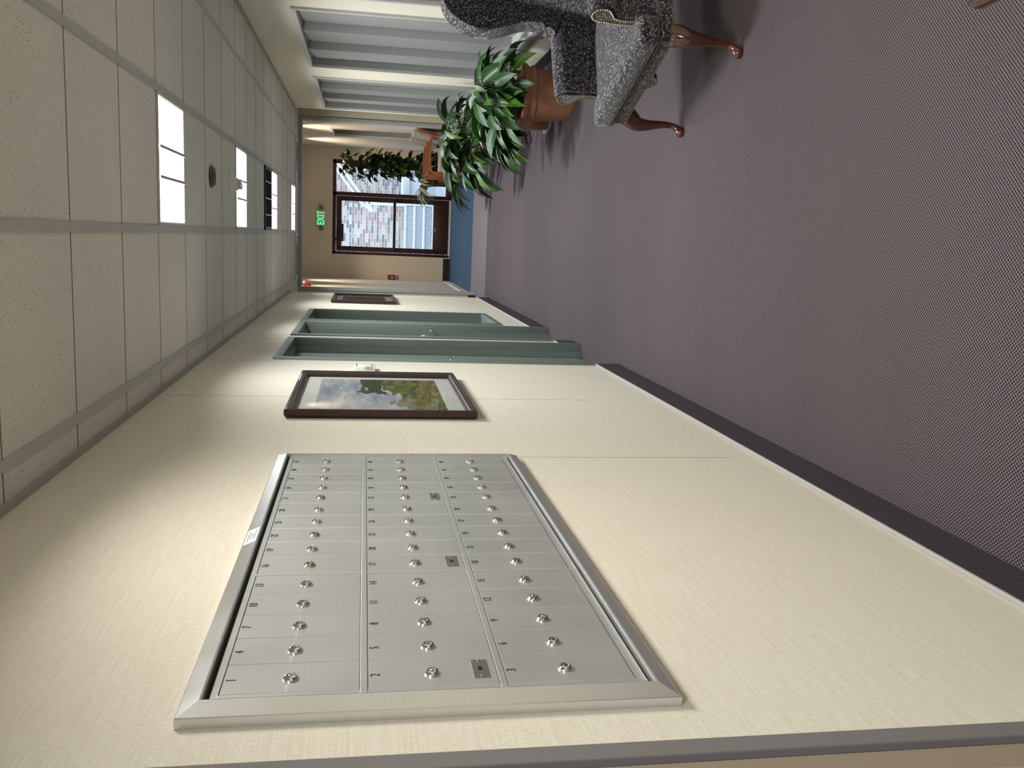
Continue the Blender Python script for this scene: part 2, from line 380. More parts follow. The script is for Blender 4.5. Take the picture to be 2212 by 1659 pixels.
# left wall with two door openings and a sidelight opening
D1, D2, W3 = (5.30, 6.385), (6.56, 7.56), (7.72, 8.82); DZ = 2.09
bm = B(); T = -.16
cuts = [(1.19, D1[0]), (D1[1], D2[0]), (D2[1], W3[0]), (W3[1], YL)]
for a, b in cuts: box(bm, T, 0, a, b, 0, H)
for a, b in (D1, D2, W3): box(bm, T, 0, a, b, DZ, H)
box(bm, T, 0, W3[0], W3[1], 0, .375)
struct(obj('wall_left', bm, 'wall'), 'beige woven vinyl wall with the mailboxes')
# vinyl seams
bm = B()
for y, z0, z1 in ((2.966, .25, 1.05), (4.095, .5, 1.11), (4.095, 1.9, 2.44), (5.25, 2.1, 2.45), (6.33, 2.1, 2.45), (6.6, 2.1, 2.45)): box(bm, -.001, .0006, y-.0006, y+.0006, z0, z1)
struct(obj('trim_2', bm, 'seam'))
# near end of the left wall: dark corner trim, tan reveal
bm = B(); rbox(bm, -.012, .004, 1.152, 1.192, 0, H, .003); struct(obj('trim_3', bm, 'dark_trim'), 'dark vinyl corner trim beside the mailboxes')
bm = B(); box(bm, -.05, 0, 1.155, 1.19, 0, H); struct(obj('trim_4', bm, mat('tan_jamb', (.56, .45, .32), .5)), 'tan reveal beyond the corner trim')
bm = B(); box(bm, -2.6, -.05, 1.16, 1.2, 0, H); box(bm, -2.6, -2.55, YB, 1.2, 0, H); struct(obj('wall_alcove', bm, mat('warm_lit_wall', (.78, .58, .33), .5)))  # light orange colour stands in for warm light on this wall
bm = B(); box(bm, XR, XR+.2, YB, 4.0, 0, H); box(bm, -2.6, XR+.2, YB-.1, YB, 0, H); struct(obj('wall_back', bm, 'wall'))
# right wall with three recessed window bays
WB = [(4.12, 6.38), (6.775, 9.03), (9.62, 11.885)]; WZ0, WZ1 = .385, 2.115
bm = B()
for a, b in ((4.0, WB[0][0]), (WB[0][1], WB[1][0]), (WB[1][1], WB[2][0]), (WB[2][1], YRE)): box(bm, XR, XR+.22, a, b, 0, H)
for a, b in WB: box(bm, XR, XR+.22, a, b, WZ1, H); box(bm, XR, XR+.22, a, b, 0, WZ0)
struct(obj('wall_right', bm, 'wall'), 'beige wall with the grey window bays')
# carpet base strips with a grey cap
def base(name, segs, left=True):
    bm = B(); cap = B()
    for a, b in segs:
        x0, x1 = (0, .010) if left else (XR-.010, XR)
        box(bm, x0, x1, a, b, 0, .146); rbox(cap, x0 if left else x0-.003, x1+.003 if left else x1, a, b, .146, .156, .003)
    o = struct(obj(name, bm, 'rib'), 'ribbed carpet strip along the wall foot'); soft(obj('cap_moulding', cap, 'trim_grey', o)); return o
base('baseboard_left', [(1.19, D1[0]), (D1[1], D2[0]), (D2[1], YL)]); 
bm = B(); box(bm, XR-.012, XR, YB, YRE, 0, .10); struct(obj('baseboard_right', bm, 'black'), 'dark base along the window wall')
# crossing: side passages left and right, partition with a cased opening
bm = B(); box(bm, -2.6, T, YL-.15, YL, 0, H); box(bm, -2.6, -2.5, YL, YP, 0, H); box(bm, XR+.22, 4.6, YRE-.15, YRE, 0, H); box(bm, 4.5, 4.6, YRE, YP, 0, H)
struct(obj('wall_crossing', bm, 'wall'))
bm = B()
box(bm, -2.6, -.057, YP, YP+.14, 0, H); box(bm, 2.283, 4.6, YP, YP+.14, 0, H); box(bm, -2.6, 4.6, YP+.02, YP+.14, H, HV+.08)
struct(obj('wall_partition', bm, wall_cloth('olive_vinyl', (.62, .57, .40), (.54, .49, .33))), 'partition around the far opening')  # olive tone of the woven vinyl
bm = B(); rbox(bm, -.057, -.012, YP-.012, YP+.15, 0, 2.43, .004); rbox(bm, 2.238, 2.283, YP-.012, YP+.15, 0, 2.43, .004); rbox(bm, -.057, 2.283, YP-.012, YP+.15, 2.43, H, .004)
struct(obj('trim_5', bm, 'trim_grey'), 'grey casing of the far opening')
bm = B(); box(bm, -.30, -.057, YP-.01, YP, 0, .10); box(bm, 2.283, 2.6, YP-.01, YP, 0, .10); struct(obj('baseboard_partition', bm, 'black'))
# vestibule
bm = B(); box(bm, XVL-.12, XVL, YP+.14, YE, 0, HV); struct(obj('wall_vestibule_left', bm, 'wall_white'))
VW = (13.9, 15.0)
bm = B()
box(bm, XVR, XVR+.2, YP+.14, VW[0], 0, HV); box(bm, XVR, XVR+.2, VW[1], YE, 0, HV); box(bm, XVR, XVR+.2, VW[0], VW[1], WZ1, HV); box(bm, XVR, XVR+.2, VW[0], VW[1], 0, WZ0)
struct(obj('wall_vestibule_right', bm, 'wall_white'))
DX0, DX1, DZE = .369, 2.055, 2.155
bm = B(); box(bm, XVL-.12, DX0, YE, YE+.16, 0, HV); box(bm, DX1, XVR+.2, YE, YE+.16, 0, HV); box(bm, DX0, DX1, YE, YE+.16, DZE, HV)
struct(obj('wall_end', bm, 'wall_tan'), 'tan wall around the maroon exit door')
bm = B()
rbox(bm, DX0-.018, DX0, YE-.006, YE+.12, 0, DZE+.018, .003); rbox(bm, DX1, DX1+.018, YE-.006, YE+.12, 0, DZE+.018, .003); rbox(bm, DX0-.018, DX1+.018, YE-.006, YE+.12, DZE, DZE+.018, .003)
struct(obj('trim_6', bm, 'wall_white'), 'drywall reveal around the exit door, daylight painted into its colour')  # pale strip: daylight on the drywall edge is put into its colour
bm = B(); box(bm, XVL, DX0-.018, YE-.015, YE, 0, .125); struct(obj('baseboard_end', bm, 'brownbase'))
bm = B(); rbox(bm, XVL, XVL+.012, YP+.16, YE, 0, .11, .003); struct(obj('baseboard_vestibule', bm, 'concrete'))

# ------------------------------------------------------------------ doors and sidelight in the left wall
def lever(parent, y, z, x, toward):
    bm = B(); lathe(bm, [(.001, 0), (.026, 0), (.026, .008), (.012, .010), (.012, .042), (.001, .042)], 20, Matrix.Translation((x, y, z)) @ Matrix.Rotation(PI/2, 4, 'Y'), False)
    rbox(bm, x+.036, x+.056, min(y, y+toward), max(y, y+toward), z-.011, z+.011, .006)
    return soft(obj('door_handle', bm, 'chrome', parent))
def frame_mesh(a, b, z0, z1, w=.05, depth=.085, sill=False):
    bm = B()
    rbox(bm, -depth, .014, a, a+w, z0, z1, .003); rbox(bm, -depth, .014, b-w, b, z0, z1, .003); rbox(bm, -depth, .014, a+w, b-w, z1-w, z1, .003)
    box(bm, -depth, -.042, a+w, a+w+.016, z0, z1-w); box(bm, -depth, -.042, b-w-.016, b-w, z0, z1-w); box(bm, -depth, -.042, a+w, b-w, z1-w-.016, z1-w)
    if sill: rbox(bm, -depth, .014, a+w, b-w, z0, z0+w, .003)
    return bm
def steel_door(name, a, b, label, hy, hd):
    r = sroot(name, label)
    soft(obj('door_frame', frame_mesh(a, b, 0, DZ), 'green', r))
    bm = B(); box(bm, -.125, -.086, a+.056, b-.056, .012, DZ-.056); p = obj('door_panel', bm, 'green2', r)
    bm = B(); box(bm, -.155, -.14, a, b, 0, DZ); obj('door_backing', bm, 'black', r)  # black sheet across the whole opening behind the door panel
    lever(p, hy, 1.02, -.070, hd)
    return r, p
r1, p1 = steel_door('door_1', *D1, 'nearer grey green steel door', 5.60, .09)
r2, p2 = steel_door('door_2', *D2, 'farther grey green steel door with keys in it', 7.43, -.10)
bm = B(); lathe(bm, [(.001, 0), (.022, 0), (.020, .016), (.001, .018)], 16, Matrix.Translation((-.086, 7.43, 1.075)) @ Matrix.Rotation(PI/2, 4, 'Y'), False); soft(obj('deadbolt', bm, 'white_plastic', p2))
bm = B(); rbox(bm, -.07, -.03, 7.35, 7.356, .985, 1.045, .002); rbox(bm, -.055, -.015, 7.335, 7.341, .99, 1.03, .002); obj('key', bm, 'nickel', p2)
r3 = sroot('window_1', 'tall sidelight in a grey green steel frame')
soft(obj('window_frame', frame_mesh(*W3, .375, DZ, sill=True), 'green', r3))
bm = B(); box(bm, -.078, -.072, W3[0]+.05, W3[1]-.05, .425, DZ-.05); obj('pane', bm, 'smoke_glass', r3)
bm = B(); box(bm, -.9, -.88, 7.4, 9.4, 0, H); box(bm, -.9, T, 7.3, 7.4, 0, H); box(bm, -.9, T, 9.4, 9.5, 0, H); box(bm, -.9, T, 7.3, 9.5, -.02, 0.0); box(bm, -.9, T, 7.3, 9.5, H-.02, H)
struct(obj('wall_office', bm, mat('office_wall', (.36, .35, .22), .8)))

# ------------------------------------------------------------------ window bays: frame, deep panel, slanted fins
def bay(name, a, b, x, z0, z1, label, nf=3, sill=True):
    r = sroot(name, label); w = .034
    bm = B()
    for s in ((a, a+w, z0, z1), (b-w, b, z0, z1), (a+w, b-w, z1-w, z1), (a+w, b-w, z0, z0+w)): rbox(bm, x-.020, x+.17, *s, .003)
    soft(obj('window_frame', bm, 'win_alu', r))
    bm = B(); box(bm, x+.155, x+.17, a+w, b-w, z0+w, z1-w); obj('backing_panel', bm, 'black', r)
    # saw-tooth boards: a short step facing the corridor entrance, then a long slope going back
    p = (b-a-2*w)/nf; za, zb = z0+w, z1-w-.003
    for k in range(nf+1):
        bm = B(); y0 = a+w+p*k; y1 = y0+p
        if k < nf:
            pts = [(x+.004, y0), (x+.004, y0+.010), (x+.064, y1-.026), (x+.085, y1-.026), (x+.085, y0-.012), (x+.068, y0-.012)]
            if k == 0: pts = pts[:4]+[(x+.085, y0)]
        else: pts = [(x+.004, y0), (x+.085, y0), (x+.085, y0-.012), (x+.068, y0-.012)]
        prism(bm, pts, lambda q, t: (q[0], q[1], t), za, zb); obj('slat_board', bm, 'panel_fin', r)
    if sill:
        bm = B(); rbox(bm, x-.055, x+.02, a-.02, b+.02, z0-.045, z0+.004, .006); soft(obj('window_sill', bm, 'sill', r))
    return r
bay('window_2', *WB[0], XR, WZ0, WZ1, 'nearest grey window bay, mostly above the wing chair')
bay('window_3', *WB[1], XR, WZ0, WZ1, 'middle grey window bay behind the wing chair')
bay('window_4', *WB[2], XR, WZ0, WZ1, 'farthest grey window bay of the corridor')
r = sroot('window_5', 'narrow dark window in the vestibule side wall'); a, b = VW; w = .05
bm = B()
for s in ((a, a+w, WZ0, WZ1), (b-w, b, WZ0, WZ1), (a+w, b-w, WZ1-w, WZ1), (a+w, b-w, WZ0, WZ0+w)): rbox(bm, XVR-.015, XVR+.16, *s, .003)
soft(obj('window_frame', bm, 'win_alu', r))
bm = B(); box(bm, XVR+.15, XVR+.16, a+w, b-w, WZ0+w, WZ1-w); obj('backing_panel', bm, 'black', r)
bm = B(); box(bm, XVR+.02, XVR+.14, b-w-.05, b-w, WZ0+w, WZ1-w); obj('fin', bm, 'panel_fin', r)

# ------------------------------------------------------------------ exit door
r = sroot('door_3', 'maroon glazed exit door with a fixed sidelight'); y0, y1 = YE+.01, YE+.075
bm = B()
for s in ((DX0, DX0+.05, 0, DZE), (DX1-.07, DX1, 0, DZE), (1.42, 1.488, 0, DZE), (DX0, DX1, DZE-.06, DZE), (1.488, DX1-.07, 0, .108)): rbox(bm, s[0], s[1], y0, y1, s[2], s[3], .004)
soft(obj('door_frame', bm, 'maroon', r))
bm = B()
for s in ((.424, .515, .03, 2.09), (1.33, 1.416, .03, 2.09), (.515, 1.33, 1.995, 2.09), (.515, 1.33, .03, .327)): rbox(bm, s[0], s[1], y0+.005, y1-.015, s[2], s[3], .004)
leaf = soft(obj('door_leaf', bm, 'maroon', r))
bm = B(); box(bm, .51, 1.335, y0+.025, y0+.031, .32, 2.0); obj('pane', bm, 'glass', leaf)
bm = B(); box(bm, 1.486, DX1-.068, y0+.025, y0+.031, .10, DZE-.05); obj('pane', bm, 'glass', r)
bm = B(); rbox(bm, .44, 1.40, y0-.065, y0-.030, 1.015, 1.065, .010); rbox(bm, .44, .475, y0-.04, y0+.006, 1.02, 1.06, .004); rbox(bm, 1.345, 1.40, y0-.045, y0+.006, .955, 1.145, .008); soft(obj('push_bar', bm, 'blackmetal', leaf))
bm = B(); rbox(bm, .60, .91, y0-.075, y0+.006, 1.955, 2.035, .006); rbox(bm, .62, .66, y0-.03, y0, 2.035, 2.11, .004); tube(bm, [(.78, y0-.05, 2.045), (.66, y0-.16, 2.075), (.60, y0-.02, 2.105)], .011); soft(obj('door_closer', bm, 'blackmetal', leaf))
bm = B(); rbox(bm, .85, .90, y0-.002, y0+.006, .285, .298, .002); obj('name_badge', bm, 'saucer', leaf)
bm = B(); rbox(bm, DX0, 1.42, y0-.03, y1+.05, 0, .018, .004); rbox(bm, .43, 1.41, y0-.012, y0+.004, .022, .04, .003); obj('threshold', bm, 'alu', r)

# ------------------------------------------------------------------ ceiling lights
def light_panel():
    r = thing('ceiling_light', '', 'ceiling light', (0, 0, H), group='square fluorescent panels in the corridor ceiling')
    h = CS/2-.016; bm = B()
    for s in ((-h, -h+.012, -h, h), (h-.012, h, -h, h), (-h, h, -h, -h+.012), (-h, h, h-.012, h)): box(bm, *s, -.005, .0)
    obj('frame', bm, 'win_alu', r)
    bm = B(); xs = [-h+.012, -.075, .058, h-.012]
    for x0, x1 in zip(xs, xs[1:]): box(bm, x0+.006, x1-.006, -h+.014, h-.014, -.003, -.001)
    obj('diffuser', bm, 'lamp', r)
    bm = B()
    for x in xs[1:3]: rbox(bm, x-.007, x+.007, -h+.012, h-.012, -.012, 0, .002)
    obj('rib', bm, 'trim_grey', r); return r
def tubes(r, watts):
    L = bpy.data.lights.new('tubes', 'AREA'); L.shape = 'SQUARE'; L.size = CS-.05; L.energy = watts; L.spread = math.radians(156); L.color = (.945, .985, 1.0) if watts == PANEL_W else (1.0, .965, .90)
    o = bpy.data.objects.new('tubes', L); C.objects.link(o); o.parent = r; o.location = (0, 0, -.006)
lp = light_panel(); LX = (TX[1]+TX[2])/2
lab = {2: 'square lit ceiling panel nearest the viewer, before the bronze disc', 6: 'lit ceiling panel right behind the white smoke detector', 10: 'lit ceiling panel next to the black grille',
       14: 'farthest lit ceiling panel, between the two slatted vents', -2: 'lit ceiling panel above the mailboxes', -6: 'lit ceiling panel behind the viewer'}
first = True; lamps = []
for k, l in lab.items():
    p = (LX, CY0+(k+.5)*CS, H)
    if first: lp.location = p; lp['label'] = l; first = False; q = lp
    else: q = dup(lp, p, label=l)
    lamps.append((q, NEAR_W if k == -2 else PANEL_W))
for q, w_ in lamps: tubes(q, w_)
# return grille and slatted vents
r = thing('ceiling_grille', 'black louvred air grille beside the third lit panel', 'air vent', (LX, CY0+9.5*CS, H)); h = CS/2-.016
bm = B()
for s in ((-h, -h+.03, -h, h), (h-.03, h, -h, h), (-h, h, -h, -h+.03), (-h, h, h-.03, h)): rbox(bm, *s, -.012, 0, .002)
obj('frame', bm, 'blackmetal', r)
bm = B(); box(bm, -h+.03, h-.03, -h+.03, h-.03, -.002, 0); obj('backing', bm, 'black', r)
bm = B()
for k in range(9):
    y = -h+.07+k*.055; box(bm, -h+.03, h-.03, y, y+.003, -.012, -.001, Matrix.Translation((0, y, -.006)) @ Matrix.Rotation(.6, 4, 'X') @ Matrix.Translation((0, -y, .006)))
for x in (-.15, .0, .15): box(bm, x-.004, x+.004, -h+.03, h-.03, -.014, -.010)
obj('slat', bm, mat('smoked_slat', (.05, .055, .06), .15, .6), r)
def slat_vent(x, label):
    r = thing('ceiling_vent', label, 'air vent', (x, CY0+15.5*CS, H), group='slatted vents at the far end of the ceiling')
    bm = B()
    for s in ((-h, -h+.02, -h, h), (h-.02, h, -h, h), (-h, h, -h, -h+.02), (-h, h, h-.02, h)): rbox(bm, *s, -.012, 0, .002)
    obj('frame', bm, 'win_alu', r); bm = B(); box(bm, -h+.02, h-.02, -h+.02, h-.02, -.003, 0); obj('backing', bm, 'grey_plastic', r)
    bm = B()
    for k in range(22): q = -h+.035+k*.0245; box(bm, q, q+.010, -h+.02, h-.02, -.011, -.003)
    obj('slat', bm, 'mirror_slat', r); return r
slat_vent((TX[0]+TX[1])/2, 'slatted ceiling vent left of the farthest lit panel'); slat_vent((TX[2]+TX[3])/2, 'slatted ceiling vent right of the farthest lit panel')
# bronze disc and smoke detector
r = thing('ceiling_disc', 'dark bronze ceiling disc with a brass centre', 'ceiling fitting', (1.04, 5.63, H))
bm = B(); lathe(bm, [(.062, 0), (.066, -.006), (.050, -.024), (.001, -.026)], 32, cap=False); soft(obj('disc', bm, 'bronze', r))
bm = B(); lathe(bm, [(.010, -.020), (.010, -.030), (.001, -.032)], 12, cap=False); soft(obj('pin', bm, 'brass', r))
r = thing('smoke_detector', 'white flared smoke detector before the second lit panel', 'smoke detector', (1.04, 6.44, H))
bm = B(); lathe(bm, [(.084, 0), (.085, -.006), (.060, -.020), (.044, -.038), (.036, -.052), (.036, -.055), (.001, -.056)], 36, cap=False); soft(obj('housing', bm, 'white_plastic', r))
bm = B(); lathe(bm, [(.034, -.054), (.034, -.066), (.038, -.068), (.036, -.074), (.001, -.075)], 24, cap=False); soft(obj('sensor_cap', bm, 'chrome', r))
# vestibule downlights
def downlight(label, x, y):
    r = thing('downlight', label, 'downlight', (x, y, HV), group='recessed downlights in the vestibule ceiling')
    bm = B(); lathe(bm, [(.085, 0), (.085, -.006), (.065, -.006), (.065, -.001)], 28, cap=False); soft(obj('trim_ring', bm, 'white_plastic', r))
    bm = B(); lathe(bm, [(.064, -.002), (.001, -.003)], 24, cap=False); obj('lens', bm, 'down', r)
    L = bpy.data.lights.new('bulb', 'SPOT'); L.energy = DOWN_W*3; L.spot_size = math.radians(95); L.spot_blend = 1.0; L.color = (1, .80, .56); L.shadow_soft_size = .04
    o = bpy.data.objects.new('bulb', L); C.objects.link(o); o.parent = r; o.location = (0, 0, -.03)
for x, y, l in ((.22, 13.95, 'vestibule downlight by the red strobe'), (2.0, 13.95, 'vestibule downlight over the armchairs'), (.22, 15.75, 'vestibule downlight left of the exit sign'), (2.0, 15.75, 'vestibule downlight over the climbing plant')): downlight(l, x, y)

# ------------------------------------------------------------------ mailboxes
mb = thing('mailbox_bank', 'recessed bank of 45 numbered aluminium mailboxes on the left wall', 'mailboxes', (0, 2.105, 1.05))
Y0, Y1, Z0, Z1 = 1.290-2.105, 2.925-2.105, 0.0, .792
FW = .034
def frame_prof(bm, a, b, z0, z1, prof):
    """mitred rectangular frame on the wall plane; prof = list of (inset, x)"""
    loops = []
    for ins, x in prof: loops.append([bm.verts.new((x, *q)) for q in ((a+ins, z0+ins), (b-ins, z0+ins), (b-ins, z1-ins), (a+ins, z1-ins))])
    for l0, l1 in zip(loops, loops[1:]):
        for i in range(4): bm.faces.new((l0[i], l0[(i+1) % 4], l1[(i+1) % 4], l1[i]))
bm = B(); frame_prof(bm, Y0, Y1, Z0, Z1, [(0, 0), (0, .0165), (.002, .0180), (FW-.003, .0300), (FW, .0290), (FW, .008)]); obj('frame', bm, 'alu_frame', mb)
bm = B(); box(bm, 0, .004, Y0+FW-.001, Y1-FW+.001, Z0+FW-.001, Z1-FW+.001); obj('gap_backing', bm, 'black', mb)
YA, YBX = 1.350-2.105, 2.888-2.105; UW = (YBX-YA)/3
rows = [(.519, .738), (.290, .507), (.058, .278)]      # door bottoms and tops, top row first
bm = B()
xf = .0185
box(bm, .004, xf-.001, YA-.022, YBX+.003, Z0+FW+.006, .057); box(bm, .004, xf-.001, YA-.022, YBX+.003, .739, .750); box(bm, .004, xf-.001, YA-.022, YA-.001, .057, .739)
for z in (.278, .507): rbox(bm, .004, xf+.0015, YA-.006, YBX+.006, z, z+.012, .001)
for k in range(4): y = YA+k*UW; rbox(bm, .004, xf+.0005, y-.004, y+.004, Z0+FW+.006, .740, .001)
box(bm, .002, .0085, YA, YBX, Z0+FW+.006, .740)
obj('divider_panel', bm, 'alu', mb)
num = 0
plates = {2, 17, 32}; dull = {16, 22, 31, 35, 38, 29, 9}
lock_me = {}
def lock_bm():
    b = B(); R4 = Matrix.Rotation(PI/2, 4, 'Y')
    lathe(b, [(.0125, 0), (.0125, .003), (.0100, .0062), (.0068, .0068), (.0064, .0045), (.0055, .0045), (.0050, .0068), (.001, .0072)], 24, R4, False)
    box(b, .0070, .0076, -.0006, .0006, -.0035, .0035); return b
for c in range(15):
    for rr in range(3):
        num = c*3+rr+1; u = c//5; cc = c % 5; pw = (UW-.010)/5
        ya = YA+u*UW+.005+cc*pw; yb = ya+pw; z0, z1 = rows[rr]
        bm = B(); rbox(bm, .006, xf, ya+.0008, yb-.0008, z0+.001, z1-.001, .0011, 1)
        d = obj('compartment_door', bm, 'alu', mb); d['label'] = 'mailbox door numbered %d' % num
        kind = 'nickel' if num in dull else 'chrome'
        yl, zl = ya+pw*.44, z1-.107
        if kind not in lock_me:
            o = soft(obj('lock', lock_bm(), kind, d)); lock_me[kind] = o
        else: o = lock_me[kind].copy(); C.objects.link(o); o.parent = d
        o.location = (xf, yl, zl); o.rotation_euler = (R.uniform(-.4, .4), 0, 0)
        obj('number', text_bm(str(num), .0235, .0002, on_left(xf+.0004, ya+pw*.46, z1-.0135), sx=.82), 'ink', d)
        if num in plates:
            bm = B(); rbox(bm, xf-.001, xf+.0012, ya+.022, ya+.086, z0+.013, z0+.041, .0006, 1); pl = obj('arrow_lock_plate', bm, 'plate', d)
            bm = B(); box(bm, xf+.0011, xf+.0016, ya+.047, ya+.061, z0+.024, z0+.031); obj('keyhole', bm, 'black', pl)
            for yy in (ya+.028, ya+.080):
                bm = B(); lathe(bm, [(.0028, 0), (.0022, .0014), (.0005, .0016)], 10, Matrix.Translation((xf+.001, yy, z0+.027)) @ Matrix.Rotation(PI/2, 4, 'Y'), False); obj('screw', bm, 'chrome', pl)
# paper label stuck on the top rail, its four short lines too small to read
sy0, sy1 = 2.046-2.105, 2.149-2.105
bm = B()
def rail(y, ins): return (.0180+(ins-.002)*(.0120/(FW-.005))+.0005, y, Z1-ins)
q = [bm.verts.new(rail(sy0, .003)), bm.verts.new(rail(sy1, .003)), bm.verts.new(rail(sy1, .031)), bm.verts.new(rail(sy0, .031))]; bm.faces.new(q)
q2 = [bm.verts.new(v.co-Vector((.0005, 0, 0))) for v in q]; bm.faces.new(q2[::-1])
for i in range(4): bm.faces.new((q[i], q2[i], q2[(i+1) % 4], q[(i+1) % 4]))
st = obj('paper_label', bm, 'paper', mb); bm = B()
for ins, hw in ((.0090, .038), (.0145, .026), (.0190, .015), (.0245, .035)):
    y = -hw
    while y < hw:
        wdt = R.uniform(.0014, .0032); ym = (sy0+sy1)/2+y
        a, b = rail(ym, ins-.0015), rail(ym, ins+.0015)
        vs = [bm.verts.new((a[0]+.0003, ym, a[2])), bm.verts.new((a[0]+.0003, ym+wdt, a[2])), bm.verts.new((b[0]+.0003, ym+wdt, b[2])), bm.verts.new((b[0]+.0003, ym, b[2]))]; bm.faces.new(vs); y += wdt+.0009
obj('print', bm, 'print', st)

# ------------------------------------------------------------------ framed pictures and thermostat
def uvplane(bm, x, a, b, z0, z1):
    f = bm.faces.new([bm.verts.new(p) for p in ((x, a, z0), (x, b, z0), (x, b, z1), (x, a, z1))]); uv = bm.loops.layers.uv.verify()
    for l, c in zip(f.loops, ((0, 0), (1, 0), (1, 1), (0, 1))): l[uv].uv = c
def picture(label, a, b, z0, z1, prn, mw, mh):
    r = thing('framed_picture', label, 'picture', (0.004, (a+b)/2, z0)); h = (b-a)/2; zh = z1-z0
    bm = B(); frame_prof(bm, -h, h, 0, zh, [(.006, 0), (.0, .010), (.0, .030), (.004, .034), (.011, .034), (.013, .030), (.020, .030), (.022, .026), (.028, .022), (.034, .020), (.034, .004)])
    fr = obj('frame', bm, 'walnut', r)
    bm = B(); frame_prof(bm, -h+.002, h-.002, .002, zh-.002, [(.003, .0342), (.010, .0345), (.012, .0305), (.021, .0302), (.027, .0225)]); obj('moulding', bm, 'frame_black', fr)
    bm = B(); box(bm, 0, .005, -h+.03, h-.03, .03, zh-.03); obj('mat_board', bm, 'matboard', r)
    bm = B(); uvplane(bm, .0056, -h+mw, h-mw, mh, zh-mh); obj('print', bm, prn, r)
    bm = B(); box(bm, .0105, .0125, -h+.032, h-.032, .032, zh-.032); obj('glass', bm, 'pic_glass', r); return r
picture('large framed landscape print in a white mat, beside the thermostat', 3.597, 4.655, 1.100, 1.881, 'print1', .10, .108)
picture('dark framed picture far down the wall past the steel doors', 9.76, 10.88, 1.22, 1.92, 'print2', .11, .11)
r = thing('thermostat', 'small white thermostat cover between picture and first steel door', 'thermostat', (0, 4.93, 1.505))
bm = B(); rbox(bm, 0, .030, -.055, .055, 0, .118, .004); soft(obj('cover', bm, 'white_plastic', r))
bm = B(); rbox(bm, .030, .0315, -.045, .045, .098, .104, .0005); rbox(bm, .030, .0315, -.045, .045, .014, .018, .0005)
for k in range(7): box(bm, .01, .0303, -.0552, -.0545, .015+k*.006, .018+k*.006)
obj('slot', bm, 'grey_plastic', r)

# ------------------------------------------------------------------ exit sign, alarm devices
r = thing('exit_sign', 'lit green EXIT sign above the maroon door', 'exit sign', (1.003, YE, 2.275))
bm = B(); rbox(bm, -.149, .149, -.055, 0, 0, .165, .022, 3); soft(obj('housing', bm, 'white_plastic', r))
for q in (-1, 1):
    bm = B(); lathe(bm, [(.001, -.025), (.034, -.022), (.040, 0), (.036, .03), (.001, .034)], 20, Matrix.Translation((q*.19, -.07, .082)) @ Matrix.Rotation(PI/2, 4, 'X'), False); tube(bm, [(q*.13, -.03, .06), (q*.19, -.04, .075)], .014)
    soft(obj('lamp_head', bm, 'grey_plastic', r))
bm = text_bm('EXIT', .155, .001, on_end(0, -.0565, .082), sx=.80)
for v in bm.verts: v.co.z = .082+(v.co.z-.082)*1.18
obj('lettering', bm, 'exit', r)
r = thing('alarm_strobe', 'red alarm strobe high on the vestibule left wall', 'fire alarm', (XVL, 13.98, 2.37))
bm = B(); rbox(bm, 0, .03, -.06, .06, 0, .12, .01); rbox(bm, .03, .055, -.045, .045, .01, .08, .008); soft(obj('housing', bm, 'red', r))
bm = B(); lathe(bm, [(.02, 0), (.02, .012), (.012, .024), (.001, .026)], 16, Matrix.Translation((.045, 0, .098)) @ Matrix.Rotation(PI/2, 4, 'Y'), False); soft(obj('lens', bm, 'frost', r))
r = thing('pull_station', 'red fire alarm pull box on the end wall corner', 'fire alarm', (-.03, YE, 1.02))
bm = B(); rbox(bm, -.04, .05, -.05, 0, 0, .125, .006); soft(obj('housing', bm, 'red', r)); bm = B(); rbox(bm, -.02, .03, -.062, -.048, .03, .05, .003); obj('handle', bm, 'saucer', r)

# ------------------------------------------------------------------ wing chair
wc = thing('wing_chair', 'dark floral wing chair with brass nailheads on the right', 'armchair', (1.467, 4.126, 0), math.atan2(.933, -.36))
def outline(bm, pts, z0, z1, r=.02, seg=3):
    b2 = B(); prism(b2, pts, lambda q, t: (q[0], q[1], t), z0, z1)
    bmesh.ops.bevel(b2, geom=[e for e in b2.edges], offset=r, segments=seg, affect='EDGES', profile=.6); join(bm, b2)
def beads(bm, path, step=.0115, r=.0048):
    P = [Vector(p) for p in path]; acc = 0
    for a, b in zip(P, P[1:]):
        L = (b-a).length; t = acc
        while t < L:
            c = a+(b-a)*(t/L)
            b2 = B(); bmesh.ops.create_icosphere(b2, subdivisions=1, radius=r); join(bm, b2, Matrix.Translation(c)); t += step
        acc = t-L
# seat rail with its small drop
bm = B()
rail_pts = [(-.385, -.02), (-.36, .0), (.36, .0), (.385, -.02), (.375, -.16), (.30, -.62), (-.30, -.62), (-.375, -.16)]
outline(bm, rail_pts, .298, .362, .008, 2)
drop = [(-.095, .300), (-.075, .292), (-.065, .276), (-.034, .262), (-.003, .276), (.007, .292), (.027, .300)]
prism(bm, drop, lambda q, t: (q[0], t, q[1]), -.03, -.001)
soft(obj('seat_rail', bm, 'fabric', wc))
bm = B()
lower = spline([(-.372, -.16, .304), (-.385, -.03, .304), (-.375, .002, .304), (-.2, .003, .304), (-.098, .003, .304), (-.080, .003, .296), (-.066, .003, .281), (-.034, .003, .268), (-.002, .003, .281), (.012, .003, .296), (.030, .003, .304), (.2, .003, .304), (.372, .002, .304), (.383, -.03, .304)], 4)
beads(bm, lower); soft(obj('nailhead_trim', bm, 'brass', wc)); bm = B(); beads(bm, spline([(-.374, -.16, .357), (-.387, -.03, .357), (-.375, .002, .357), (0, .003, .357), (.372, .002, .357), (.383, -.03, .357)], 4))
soft(obj('nailhead_trim', bm, 'brass', wc))
